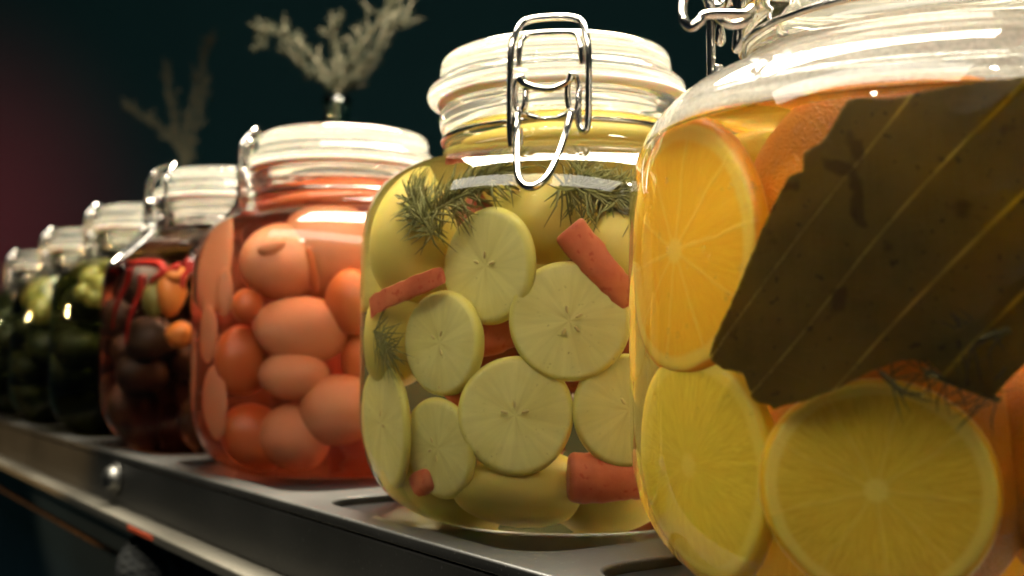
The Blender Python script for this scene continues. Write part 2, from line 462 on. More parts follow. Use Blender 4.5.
# ---- jar of pale slices --------------------------------------------------
# px, py, radius in photo px, depth, spin, lean, label
PALE = [
    (570, 321, 61, .0045, 10, (0, 0), 'large pale fruit slice with star core, right of centre in the slice jar', 4),
    (513, 415, 59, .0050, 75, (0, 4), 'large pale fruit slice low in the slice jar, seeds at its centre', 3),
    (487, 265, 61, .0050, 140, (0, 0, -32), 'pale oval-looking slice beside the rosemary needles, upper left of its jar', 3),
    (438, 343, 54, .0050, 200, (0, 0, -22), 'pale slice below the left carrot stick, turned partly sideways', 3),
    (374, 423, 58, .0045, 260, (0, 0, -16), 'narrow pale slice pressed to the left wall of its jar', 2),
    (434, 448, 50, .0050, 320, (0, 0, -22), 'pale slice with dark seeds low left, between two other slices', 3),
    (632, 410, 56, .0055, 35, (0, 0), 'pale slice half hidden behind the citrus jar edge', 3),
]
for i, (px, py, rp, dep, spin, lean, lab, ns) in enumerate(PALE):
    p, nrm, t, dist = into('pale', px, py, dep)
    nn = Vector((nrm.x, nrm.y, nrm.z * .6)).normalized()
    if len(lean) > 2: nn = Matrix.Rotation(R(lean[2]), 3, 'Z') @ nn
    rg = random.Random(50 + i)
    o = from_bm('fruit_slice', disc(.19 + .03 * (i % 4), .10 + .02 * (i % 3), 64, .014 + .008 * (i % 3), rg), M_SLICE)
    place(o, p, nn, rp * dist / F, spin, lean); tag(o, lab, 'fruit slice', 'pale fruit slices')
    seeds(o, i, ns)
def inner(key, dx, dy, z, nrm, rad, spin=0):
    return JARS[key][1] + Vector((dx, dy, z)), Vector(nrm).normalized(), rad
for i, (dx, dy, z, nr, rad) in enumerate([(.012, .004, .035, (.2, -1, .3), .017), (-.014, .002, .05, (-.3, -1, .1), .017), (.004, .0, .078, (.1, -1, -.2), .017),
                                          (.028, -.008, .06, (.6, -1, .1), .016), (-.028, .006, .03, (-.8, -1, .2), .016), (.0, .02, .05, (.1, -1, .1), .019), (-.005, .025, .08, (.1, -1, .3), .019),
                                          (.026, .02, .08, (.3, -1, 0), .018), (-.028, .02, .075, (-.3, -1, 0), .018), (.025, .02, .03, (.3, -1, 0), .018)]):
    if i in (0, 1, 3, 4, 9): continue
    o = from_bm('fruit_slice', disc(.34, .12, 48, .02, random.Random(i)), M_SLICE)
    place(o, *inner('pale', dx, dy, z, nr, rad)[:2], rad, i * 50)
    tag(o, 'dim pale fruit slice deep inside the slice jar, behind the front slices', 'fruit slice', 'deep pale slices')
# whole yellow fruits in the same jar
for px, py, dep, sc, lab in [(541, 222, .021, (.0125, .0125, .011), 'shaded yellow-green fruit at the top, under the wire lever'),
                             (386, 245, .010, (.012, .012, .0155), 'bright yellow fruit piece at the upper left of the slice jar'),
                             (520, 492, .013, (.017, .012, .009), 'brownish yellow fruit lying on the bottom of the slice jar'),
                             (438, 505, .013, (.014, .011, .0085), 'dim yellow fruit under the slices at the lower left of the slice jar'),
                             (602, 520, .016, (.014, .011, .0080), 'dim yellow fruit under the thick carrot chunk'),
                             (378, 338, .012, (.010, .010, .013), 'yellow fruit behind the herb tuft at the left wall of the slice jar'),
                             (392, 480, .013, (.010, .010, .011), 'dim yellow fruit behind the lowest left carrot piece'),
                             (622, 250, .010, (.009, .009, .010), 'small yellow fruit at the upper right of the slice jar')]:
    p, nrm, t, dist = into('pale', px, py, dep)
    o = from_bm('yellow_fruit', blob(1, 1, 1, .05, 4, int(px)), M_YEL); o.location = p; o.scale = sc
    tag(o, lab, 'fruit')
o = from_bm('yellow_fruit', blob(1, 1, 1, .04, 4, 77), M_YEL); o.location = P2 + Vector((.002, -.004, .1015)); o.scale = (.025, .022, .0095)
tag(o, 'golden yellow fruit filling the neck under the lid of the slice jar', 'fruit')
def stick(key, p0, p1, dep, w, mat, label, cat='carrot stick', name='carrot_stick', grp=None, sq_=True, dep2=None):
    a = into(key, *p0, dep)[0]; b = into(key, *p1, dep2 or dep)[0]
    n = 14; rg = random.Random(int(p0[0])); vs = []; fs = []
    t = (b - a).normalized(); v = Vector((0, -1, .1)); s = t.cross(v).normalized(); q = s.cross(t).normalized()
    K = 16
    for i in range(n + 1):
        f = i / n; c = a.lerp(b, f) + q * (-.0008 * sin(f * PI)) + s * rg.uniform(-.0002, .0002)
        ww = w * (1 - .22 * f + .05 * sin(f * 7 + w * 900)) * (.93 if i in (0, n) else 1)
        for k in range(K):
            an = 2 * PI * k / K + .3; e = 2.7
            m = (abs(cos(an)) ** e + abs(sin(an)) ** e) ** (-1 / e) if sq_ else 1
            vs.append(c + s * (ww * m * cos(an)) + q * (ww * .75 * m * sin(an)))
    for i in range(n):
        for k in range(K): fs.append((i * K + k, i * K + (k + 1) % K, (i + 1) * K + (k + 1) % K, (i + 1) * K + k))
    fs.append(tuple(reversed(range(K)))); fs.append(tuple(range(n * K, n * K + K)))
    o = from_py(name, vs, fs, mat); tag(o, label, cat, grp); 
    bv = o.modifiers.new('bevel', 'BEVEL'); bv.width = .0013; bv.segments = 3; bv.limit_method = 'ANGLE'; bv.angle_limit = R(50)
    return o
stick('pale', (368, 308), (441, 275), .003, .0030, M_CARROT, 'orange-red carrot stick pressed to the left wall above the slices', grp='carrot sticks')
stick('pale', (568, 228), (632, 304), .0040, .0046, M_CARROT, 'orange-red carrot stick slanting down from under the clasp lever', grp='carrot sticks')
stick('pale', (568, 478), (650, 480), .006, .0062, M_CARROT, 'thick red carrot chunk at the bottom beside the citrus jar', grp='carrot sticks')
stick('pale', (447, 395), (476, 372), .012, .0045, M_CARROT, 'small red carrot end peeping between three pale slices', grp='carrot sticks')
stick('pale', (470, 340), (520, 330), .016, .0050, M_CARROT, 'dark red carrot behind the two largest pale slices', grp='carrot sticks')
stick('pale', (390, 500), (430, 480), .008, .0035, M_CARROT, 'dim carrot piece at the lower left bottom corner', grp='carrot sticks')

for i, (dx, dy, z, rz) in enumerate([(.010, -.014, .036, 40), (-.018, -.016, .048, -30), (.006, -.018, .064, 70), (-.016, -.020, .024, 20), (.022, -.016, .022, -50), (.026, -.014, .050, 15), (-.024, -.006, .070, 60)]):
    bm = bmesh.new(); bmesh.ops.create_cube(bm, size=1); bmesh.ops.subdivide_edges(bm, edges=bm.edges[:], cuts=4, use_grid_fill=True)
    rg = random.Random(i)
    for v in bm.verts: v.co = Vector((v.co.x * .030, v.co.y * .011, v.co.z * .012)) * (1 + rg.uniform(-.04, .04))
    bmesh.ops.bevel(bm, geom=[e for e in bm.edges if e.calc_face_angle(0) > 1], offset=.001, segments=2, affect='EDGES')
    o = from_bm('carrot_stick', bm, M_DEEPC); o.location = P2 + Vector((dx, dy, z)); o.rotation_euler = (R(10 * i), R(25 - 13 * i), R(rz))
    tag(o, 'carrot stick coloured dark as if in shade, deep in the slice jar, only glimpsed between the slices', 'carrot stick', 'deep carrot sticks')
def needles(key, base, tip, dep, n, length, wid, seed, mat, spread=.9):
    """needle-leaved sprig along a line inside the jar wall"""
    rg = random.Random(seed)
    a = into(key, *base, dep)[0]; b = into(key, *tip, dep)[0]; ax = (b - a)
    mid = into(key, (base[0] + tip[0]) / 2, (base[1] + tip[1]) / 2, dep * .9)[0]
    path = [a.lerp(mid, k / 5).lerp(mid.lerp(b, k / 5), k / 5) for k in range(6)]
    parts = [tube_data(path, .0005, 6)]
    for k in range(n):
        f = rg.random(); j = min(int(f * 5), 4); o = path[j].lerp(path[j + 1], f * 5 - j)
        d = (ax.normalized() * rg.uniform(.3, 1.) + Vector((rg.uniform(-1, 1), rg.uniform(-.25, .35), rg.uniform(-1, 1))) * spread).normalized()
        L = length * rg.uniform(.6, 1.2); s = Vector((rg.uniform(-1, 1), rg.uniform(-1, 1), rg.uniform(-1, 1))) * L * .12
        pp = [o, o + d * L * .5 + s, o + d * L]
        parts.append(tube_data(pp, wid, 5, rads=[wid, wid * .9, wid * .2]))
    return merge(*parts)
for base, tip, dep, n, sd, lab in [((432, 235), (412, 196), .006, 150, 1, 'rosemary sprig standing in the shoulder left of the top slice'),
                                   ((430, 215), (500, 170), .006, 200, 2, 'rosemary sprig lying along the shoulder left of the lever'),
                                   ((560, 185), (640, 200), .006, 240, 3, 'rosemary sprig curving over the fruit right of the lever'),
                                   ((575, 172), (660, 232), .007, 260, 4, 'rosemary sprig close under the neck on the right'),
                                   ((372, 330), (385, 352), .004, 60, 6, 'dark herb tuft between carrot and slice at the left wall')]:
    o = from_py('herb_sprig', *needles('pale', base, tip, dep, n, .0095, .00030, sd, M_HERB), M_HERB)
    tag(o, lab, 'herb sprig', 'herb sprigs in the slice jar')

# ---- jar of pink fruits ---------------------------------------------------
M_PINK = mat_soft('pink_fruit_skin', (.66, .35, .18), (.50, .20, .09), 70, sss=.5, spec=.55, rough=.26, rad=(1, .4, .25), spots=(.42, .15, .07), thr=.60, bump=.35)
M_PINKD = mat_soft('shaded_fruit_skin', (.34, .09, .05), (.26, .06, .04), 50, sss=.2)  # orange fruit skin darkened to paint the shade behind the front fruits
M_PINK2 = mat_soft('orange_fruit_skin', (.52, .18, .05), (.42, .11, .035), 70, sss=.5, spec=.5, rough=.28, rad=(1, .4, .2))
PINK = [(272, 262, 40, 36, 0, 'peeled-looking pink fruit with a small stub, upper left of the pink jar', .010, 1),
        (325, 240, 46, 42, 0, 'large pale pink fruit shining under the shoulder of the pink jar', .013, 0),
        (294, 328, 46, 33, 0, 'broad pink fruit in the very middle of the pink jar', .010, 0),
        (289, 376, 34, 25, 0, 'small oval pink fruit directly below the middle one', .007, 0),
        (235, 362, 27, 34, 1, 'deep orange fruit left of the small oval one', .013, 0),
        (246, 306, 16, 17, 1, 'tiny orange fruit wedged above the middle fruit, left side', .010, 0),
        (340, 408, 38, 34, 0, 'round pink fruit low on the right of the pink jar', .011, 0),
        (290, 436, 33, 32, 0, 'pink fruit at the bottom centre of the pink jar', .009, 0),
        (240, 438, 30, 30, 1, 'orange-red fruit at the bottom left of the pink jar', .011, 0),
        (352, 303, 26, 32, 1, 'orange fruit near the pale slice jar, half covered', .012, 0),
        (205, 262, 20, 42, 0, 'tall pale fruit at the upper left wall of the pink jar', .006, 0),
        (221, 292, 10, 24, 0, 'slim pale orange piece at the left wall, upper of two', .004, 0),
        (205, 335, 12, 28, 0, 'slim pale orange piece at the left wall, lower of two', .004, 0),
        (209, 402, 15, 34, 0, 'long pink slice standing at the lower left wall', .004, 0),
        (192, 370, 9, 40, 0, 'thin edge-on pink slice at the far left wall', .003, 0),
        (365, 360, 22, 28, 1, 'shaded orange fruit beside the pale slice jar', .016, 0),
        (300, 195, 60, 14, 1, 'orange fruit filling the neck under the lid of the pink jar', .010, 0),
        (350, 200, 34, 16, 1, 'second orange fruit in the neck, to the right', .014, 0)]
for i, (px, py, rx, ry, mt, lab, dep, stub) in enumerate(PINK):
    p, nrm, t, dist = into('pink', px, py, dep)
    s = (dist + dep) / F
    q = -ray(px, py)
    if px < 230: rx *= .72
    k = 1 / max(.35, -nrm.dot(ray(px, py))) if px < 230 else 1.
    o = from_bm('pickled_fruit', blob(1, 1, 1, .05, 4, 90 + i), (M_PINK, M_PINK2)[mt])
    place(o, p, q if px >= 230 else nrm, (rx * s * min(k, 1.8), ry * s, min(rx, ry) * s * (.85 if px >= 230 else .35)), 0)
    # keep photo-up as the Y of the fruit
    zax = o.rotation_quaternion @ Vector((0, 0, 1)); xax = Vector((0, 0, 1)).cross(zax).normalized(); yax = zax.cross(xax)
    o.rotation_quaternion = Matrix((xax, yax, zax)).transposed().to_quaternion()
    tag(o, lab, 'fruit', 'round fruits in the pink jar')
    if stub:
        b = from_bm('stem_stub', blob(.34, .22, .2, .08, 3, 4), M_PINK, o); b.location = (-.35, .45, .78); b.rotation_euler = (0, 0, .3)
        b = from_bm('skin_fold', blob(.16, .7, .16, .1, 3, 9), M_PINK2, o); b.location = (.62, -.15, .62); b.rotation_euler = (.2, .5, .25)
o = from_bm('pickled_fruit', blob(1, 1, 1, .04, 4, 78), M_PINK2); o.location = JARS['pink'][1] + Vector((.004, -.006, .1005)); o.scale = (.025, .021, .0095)
tag(o, 'broad orange fruit lying across the neck of the pink jar', 'fruit', 'round fruits in the pink jar')
rg = random.Random(8)
for i in range(16):
    a = rg.uniform(0, 6.28); rr = rg.uniform(0, .028)
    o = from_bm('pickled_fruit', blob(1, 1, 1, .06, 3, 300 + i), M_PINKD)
    o.location = JARS['pink'][1] + Vector((rr * cos(a), .008 + rr * sin(a), .018 + .0055 * i * .85)); o.scale = (.014, .013, .012)
    tag(o, 'shaded orange fruit deep inside the pink jar, behind the front fruits', 'fruit', 'deep fruits in the pink jar')

# ---- far jars -------------------------------------------------------------
M_RED = mat_soft('red_chilli_skin', (.30, .022, .014), (.22, .014, .01), 80, sss=.2, spec=.5, rough=.25)
M_ORP = mat_soft('orange_pepper_skin', (.50, .18, .03), (.40, .13, .02), 80, sss=.3, spec=.4)
M_DARK = mat_soft('dark_preserve', (.055, .03, .015), (.03, .02, .01), 60, sss=.1)
M_OLV = mat_soft('olive_skin', (.20, .18, .04), (.13, .13, .03), 60, sss=.2, spec=.4)
M_WHT = mat_soft('white_onion_skin', (.62, .66, .48), (.55, .6, .42), 60, sss=.3)
M_DKG = mat_soft('dark_olive_skin', (.022, .026, .010), (.012, .014, .006), 60, sss=.1)
def chilli(p0, p1, dep, w, lab):
    a = into('pepper', *p0, dep)[0]; b = into('pepper', *p1, dep)[0]
    pts = catmull([a, a.lerp(b, .3) + Vector((.002, -.001, .002)), a.lerp(b, .7) + Vector((-.001, -.001, .001)), b], 5)
    n = len(pts)
    o = from_py('chilli', *tube_data(pts, w, 12, rads=[w * (math.sin(PI * min(1, .12 + .5 * (1 - i / n)) ) ** .6) * (1 - .6 * i / n) for i in range(n)]), M_RED)
    tag(o, lab, 'chilli', 'red chillies')
chilli((165, 272), (128, 262), .007, .0023, 'red chilli arching over the shoulder, topmost left in the pepper jar')
chilli((130, 268), (112, 330), .007, .0025, 'red chilli hanging down the left wall of the pepper jar')
chilli((180, 268), (150, 285), .007, .0023, 'red chilli lying between the orange peppers')
chilli((142, 275), (126, 345), .007, .0023, 'second red chilli hanging just right of the wall one')
chilli((186, 262), (184, 290), .004, .0022, 'short red chilli touching the pink jar edge')
for px, py, sc, lab in [(172, 275, (.0060, .005, .0040), 'yellow-orange pepper ring near the top of the pepper jar'),
                        (166, 292, (.0065, .006, .0105), 'tall orange pepper piece in the pepper jar'),
                        (176, 335, (.0060, .005, .0055), 'dim orange-brown pepper piece lower in the pepper jar'),
                        (150, 300, (.006, .005, .008), 'green-brown pepper piece behind the chillies')]:
    p = into('pepper', px, py, .006)[0]
    o = from_bm('pepper_piece', blob(1, 1, 1, .08, 3, int(px)), M_ORP if px != 150 else M_OLV); o.location = p; o.scale = sc
    tag(o, lab, 'pepper')
def fill(key, mat, n, name, lab, cat, zmax, size, seed, grp, zmin=.014):
    rg = random.Random(seed)
    for i in range(n):
        a = i * 2.4 + rg.uniform(-.3, .3); rr = .043 * math.sqrt((i % 7 + .6) / 7.)
        o = from_bm(name, blob(1, 1, 1, .07, 3, seed * 50 + i), mat)
        o.location = JARS[key][1] + Vector((rr * cos(a), rr * sin(a), zmin + (zmax - zmin) * i / n)); o.scale = (size * 1.1, size, size * .9)
        tag(o, lab, cat, grp)
fill('pepper', M_DARK, 34, 'dark_preserve_chunk', 'dark wine-coloured chunk in the lower part of the pepper jar', 'pickled chunk', .078, .0115, 3, 'dark chunks in the pepper jar')
fill('olive', M_DKG, 34, 'dark_olive', 'nearly black olive in the lower part of the olive jar', 'olive', .074, .0115, 4, 'dark olives in the olive jar')
fill('onion', M_DKG, 34, 'dark_pickle', 'nearly black pickle in the lower part of the blurred onion jar', 'pickle', .076, .0115, 5, 'dark pickles in the onion jar')
fill('far', M_DKG, 30, 'dark_pickle', 'dark green pickle in the farthest jar', 'pickle', .078, .0115, 6, 'dark pickles in the farthest jar')
for px, py, sz, lab in [(97, 262, .0066, 'yellowest olive near the neck of the olive jar'), (86, 275, .0062, 'green olive left of the yellowest one'), (100, 285, .006, 'green olive under the yellowest one'),
                        (80, 292, .0052, 'small green olive at the left of the olive group'), (92, 298, .0055, 'green olive lowest of the olive group'), (76, 262, .007, 'pale green olive at the left shoulder'), (106, 300, .0065, 'green olive nearest the pepper jar')]:
    o = from_bm('olive', blob(1, .9, .9, .04, 3, int(px)), M_OLV); o.location = into('olive', px, py, .008)[0]; o.scale = (sz,) * 3
    tag(o, lab, 'olive', 'green olives')
o = from_bm('white_onion', blob(.8, .8, 1.2, .05, 4, 5), M_WHT); o.location = into('onion', 50, 292, .012)[0]; o.scale = (.011,) * 3
tag(o, 'pale whitish onion-like piece seen through the shoulder of a blurred jar', 'onion')
for px, py in ((30, 290), (38, 310), (60, 310)):
    o = from_bm('green_pickle', blob(1, 1, 1, .06, 3, px), M_OLV); o.location = into('onion', px, py, .012)[0]; o.scale = (.009,) * 3
    tag(o, {30: 'greenish pickle left of the whitish piece', 38: 'greenish pickle below the whitish piece', 60: 'greenish pickle right of the whitish piece'}[px], 'pickle')

# ---- citrus jar -----------------------------------------------------------
M_ORS = mat_citrus('orange_wheel', (.92, .54, .03), (.88, .45, .02), (.92, .62, .10), (.85, .33, .01), 10, bump=.2)
M_LEM = mat_citrus('lemon_wheel', (.82, .60, .06), (.66, .42, .025), (.84, .66, .12), (.82, .50, .03), 9, bump=.25, wk=.28)
M_LEM2 = mat_citrus('lemon_face', (.82, .63, .06), (.68, .47, .03), (.82, .63, .09), (.82, .55, .03), 7, bump=.2, wk=.08)
M_ORW = mat_wedge('orange_wedge_skin', (.80, .36, .02), (.82, .60, .20), (.80, .27, .01))
M_LEW = mat_wedge('lemon_wedge_skin', (.78, .60, .06), (.80, .66, .18), (.80, .56, .03))
def wheel(px, py, rp, dep, mat, lab, spin=0, lean=(0, 0), t=.26, a0=0., a1=2 * PI, zk=.6, name='citrus_slice', cat='citrus slice', grp='citrus slices', nrm_=None, off=None):
    p, nrm, tt, dist = into('citrus', px, py, dep)
    if off: p = JARS['citrus'][1] + Vector(off)
    nn = nrm_ or Vector((nrm.x, nrm.y, nrm.z * zk)).normalized()
    o = from_bm(name, disc(t, .09, 96, .012, random.Random(int(px)), a0, a1), mat)
    place(o, p, nn, rp * dist / F, spin, lean); tag(o, lab, cat, grp); return o
wheel(670, 255, 128, .0080, M_ORS, 'orange slice with pale pith pressed to the left wall, upper half of the jar', 12, t=.19, nrm_=Vector((-.95, -.31, 0)), off=(-.0458, -.0150, .0640))
wheel(858, 492, 108, .0050, M_LEM, 'big yellow citrus slice facing the camera under the dark leaf', 40, (-4, 6))
wheel(676, 466, 112, .0065, M_LEM2, 'smooth yellow citrus slice in the lower left corner of the jar', 110, t=.2, nrm_=Vector((-.93, -.37, .03)), off=(-.0450, -.0180, .0262))
def wedge(off, rad, ang, mat, lab, rot, name='orange_wedge', cat='orange wedge'):
    """part of a whole fruit: rind outside, cut faces within"""
    bm = bmesh.new(); bmesh.ops.create_uvsphere(bm, u_segments=64, v_segments=40, radius=1)
    for s_ in (-1, 1):
        nn = Vector((0, cos(ang / 2) * s_, -sin(ang / 2)))
        g = bmesh.ops.bisect_plane(bm, geom=bm.verts[:] + bm.edges[:] + bm.faces[:], plane_co=(0, 0, .0), plane_no=nn, clear_outer=True)
        ed = [e for e in g['geom_cut'] if isinstance(e, bmesh.types.BMEdge)]
        bmesh.ops.holes_fill(bm, edges=bm.edges[:], sides=0)
    o = from_bm(name, bm, mat, smooth=True)
    for p_ in o.data.polygons:
        if len(p_.vertices) > 4: p_.use_smooth = False
    o.location = JARS['citrus'][1] + Vector(off); o.rotation_mode = 'QUATERNION'; o.rotation_quaternion = rot; o.scale = (rad,) * 3
    tag(o, lab, cat, 'orange wedges'); return o
def facing(v, spin=0.): return Vector(v).normalized().to_track_quat('Z', 'Y') @ Quaternion((0, 0, 1), R(spin))
wedge((-.0155, -.0262, .0690), .0215, R(174), M_ORW, 'orange wedge with dimpled peel beside the leaf, just under the liquid line', facing((-.5, -.86, .15), 70))
wedge((-.0150, -.0250, .028), .0200, R(174), M_ORW, 'deep orange wedge between the two yellow slices at the bottom', facing((-.6, -.8, .1), 80))
wedge((.0130, -.0345, .030), .0205, R(150), M_ORW, 'orange wedge cut off by the right edge of the photo', facing((-.38, -1, .05), 80))
# fillers deeper in
cj = JARS['citrus'][1]
for i, (dx, dy, z, v, rad, mt) in enumerate([(-.015, .006, .03, (-.3, -1, .1), .024, M_LEM), (.015, .006, .03, (.1, -1, .1), .024, M_ORS), (-.018, .004, .062, (-.3, -1, .1), .024, M_LEM),
                                        (.012, .004, .060, (.1, -1, .1), .024, M_LEM), (.0, .024, .03, (0, -1, 0), .026, M_ORS), (-.004, .026, .06, (0, -1, .2), .026, M_ORS), (.03, .01, .05, (.6, -1, .1), .024, M_ORS)]):
    o = from_bm('citrus_slice', disc(.28, .09, 64, .02, random.Random(i + 70)), mt)
    place(o, cj + Vector((dx, dy, z)), Vector(v).normalized(), rad, i * 37)
    tag(o, 'dim citrus slice deep inside the nearest jar, behind the front slices', 'citrus slice', 'deep citrus slices')

# big leaf, folded in pleats, curved along the wall
def mat_leaf():
    n = N('bay_leaf')
    p = n.pos()
    a = n.noise(p, 70., 5., .6); b = n.noise(p, 700., 2.)
    st = n.noise(n.new('Mapping', {0: p, 'Rotation': (0, R(-48), 0), 'Scale': (1200, 200, 60)}).outputs[0], 1., 3.)
    c = n.mix(n.ramp(a, [(.35, (0, 0, 0)), (.7, (1, 1, 1))]), (.092, .068, .018), (.054, .040, .011))
    c = n.mix(n.ramp(st, [(.4, (0, 0, 0)), (.8, (.14, .14, .14))]), c, (.11, .10, .03))
    c = n.mix(n.ramp(b, [(.67, (0, 0, 0)), (.70, (.8, .8, .8))]), c, (.03, .022, .01))
    att = n.new('Attribute', attribute_name='vein').outputs['Fac']
    c = n.mix(att, c, (.34, .28, .09))
    side = n.math('ABSOLUTE', n.math('SINE', n.math('MULTIPLY', n.noise(n.new('Mapping', {0: p, 'Rotation': (0, R(20), 0), 'Scale': (30, 30, 220)}).outputs[0], 1., 2., .5, .4), 60.)))
    sv = n.ramp(side, [(0., (1, 1, 1)), (.10, (0, 0, 0))])
    c = n.mix(n.math('MULTIPLY', sv, .16), c, (.20, .16, .05))
    c = n.mix(n.ramp(n.noise(p, 130., 2.), [(.66, (0, 0, 0)), (.70, (.7, .7, .7))]), c, (.035, .02, .008))
    nm = n.bump(n.math('ADD', n.math('MULTIPLY', sv, .4), n.math('ADD', a, n.math('MULTIPLY', b, .2))), .35, .0003)
    bs = n.new('BsdfPrincipled', {'Base Color': c, 'Roughness': .42, 'Specular IOR Level': .2, 'Normal': nm})
    tl = n.new('BsdfTranslucent', {'Color': n.mix(1., c, (6.2, 6.3, 2.0), 'MULTIPLY')})
    mx = n.new('MixShader', {0: .5, 1: bs.outputs[0], 2: tl.outputs[0]})
    n.l.new(mx.outputs[0], n.out.inputs[0]); return n.m
POLY = [(704, 356), (722, 370), (738, 372), (742, 388), (752, 402), (766, 405), (770, 411), (777, 406), (800, 401), (835, 388), (868, 372), (900, 360), (928, 360), (945, 378), (968, 392), (992, 396), (1012, 378),
        (1050, 340), (1085, 290), (1105, 180), (1100, 110), (1060, 84), (1024, 78), (950, 86), (890, 98), (860, 98), (846, 100), (836, 118), (822, 140), (803, 152), (802, 170), (786, 176), (770, 205), (752, 243), (738, 276), (722, 312), (712, 334)]
def inside_poly(x, y, P):
    c = False; n = len(P); j = n - 1
    for i in range(n):
        xi, yi = P[i]; xj, yj = P[j]
        if (yi > y) != (yj > y) and x < (xj - xi) * (y - yi) / (yj - yi) + xi: c = not c
        j = i
    return c
def build_leaf():
    # pleat lines (photo px): one coordinate across the pleats, measured along x at fixed y with the lines' own slant
    lines = [((922, 80), (752, 300)), ((1024, 82), (800, 330)), ((1024, 196), (890, 330)), ((1090, 236), (1010, 310))]
    def across(x, y):
        ks = []
        for (x0, y0), (x1, y1) in lines:
            dx, dy = x1 - x0, y1 - y0; L = math.hypot(dx, dy)
            ks.append(((x - x0) * dy - (y - y0) * dx) / L)     # signed distance, positive to the right
        return ks
    step = 2.; vs = []; fs = []; idx = {}; vein = []
    X0, Y0 = 700, 74; nx, ny = int((1110 - X0) / step), int((416 - Y0) / step)
    def vert(i, j):
        if (i, j) in idx: return idx[i, j]
        x = X0 + i * step; y = Y0 + j * step
        ks = across(x + 7 * sin((y - 80) / 90.) + 2.0 * sin(x / 37. + y / 23.), y); d = .0030; v = 0.
        for k in ks:
            v = max(v, math.exp(-(k / 1.0) ** 2) * (.75 + .25 * sin(y * .13)))
            d -= .0004 * math.exp(-(k / 2.6) ** 2)            # each pleat steps further back
            if -45 < k < 0: d += -.0017 * (1 + k / 45) ** 2             # and swells before its ridge
        d += .00035 * sin(x * .021 - y * .017) + .00012 * sin(x * .05 + y * .03) + .00008 * sin(y * .09 - x * .04)
        try: p = into('citrus', x, y, d)[0]
        except ValueError: return None
        idx[i, j] = len(vs); vs.append(p); vein.append(v); return idx[i, j]
    for i in range(nx):
        for j in range(ny):
            if inside_poly(X0 + (i + .5) * step, Y0 + (j + .5) * step, POLY):
                q = [vert(i, j), vert(i, j + 1), vert(i + 1, j + 1), vert(i + 1, j)]
                if None not in q: fs.append(tuple(q))
    o = from_py('leaf', vs, fs, mat_leaf())
    at = o.data.attributes.new('vein', 'FLOAT', 'POINT')
    for i, v in enumerate(vein): at.data[i].value = v
    # smooth the stepped border a little
    bm = bmesh.new(); bm.from_mesh(o.data)
    for _ in range(3):
        bd = [v for v in bm.verts if v.is_boundary]
        new = {}
        for v in bd:
            nb = [e.other_vert(v) for e in v.link_edges if e.is_boundary]
            if len(nb) == 2: new[v] = v.co * .4 + (nb[0].co + nb[1].co) * .3
        for v, c in new.items(): v.co = c
    bm.to_mesh(o.data); bm.free()
    s = o.modifiers.new('thickness', 'SOLIDIFY'); s.thickness = .00035; s.offset = 0
    tag(o, 'large dark olive-brown leaf with pleated veins across the nearest jar', 'leaf'); return o
build_leaf()
M_DILL = mat_soft('dill_frond', (.12, .10, .03), (.08, .07, .02), 200, sss=0)
for base, tip, n, sd, lab in [((1000, 400), (925, 372), 34, 21, 'fine dill frond below the leaf between yellow slice and orange wedge'), ((1010, 330), (940, 352), 45, 22, 'fine dill frond at the lower edge of the leaf'),
                              ((880, 372), (905, 395), 12, 23, 'thin dill hairs over the top of the big yellow slice')]:
    o = from_py('dill_frond', *needles('citrus', base, tip, .004 if sd != 22 else .0026, n, .0062, .00013, sd, M_DILL, 1.3), M_DILL)
    tag(o, lab, 'dill', 'dill fronds')
# a few air bubbles clinging to the wall beside the leaf
bm = bmesh.new(); rg = random.Random(5)
for _ in range(90):
    if rg.random() < .6: x, y = rg.uniform(822, 885), rg.uniform(104, 160)
    else: x, y = rg.uniform(650, 760), rg.uniform(180, 420)
    p = into('citrus', x, y, .0011)[0]
    bmesh.ops.create_icosphere(bm, subdivisions=2, radius=rg.uniform(.0002, .0006), matrix=Matrix.Translation(p))
for _ in range(60):
    x, y = rg.uniform(385, 625), rg.choice((rg.uniform(190, 500), rg.uniform(170, 230)))
    p = into('pale', x, y, .0010)[0]
    bmesh.ops.create_icosphere(bm, subdivisions=2, radius=rg.uniform(.00015, .0004), matrix=Matrix.Translation(p))
nb = N('air_bubble'); g = nb.new('BsdfGlass', {'IOR': .73, 'Roughness': 0.}); nb.l.new(g.outputs[0], nb.out.inputs[0])
o = from_bm('bubbles', bm, nb.m); tag(o, 'tiny air bubbles clinging to the inside of the two nearest jars', 'bubbles', kind='stuff')

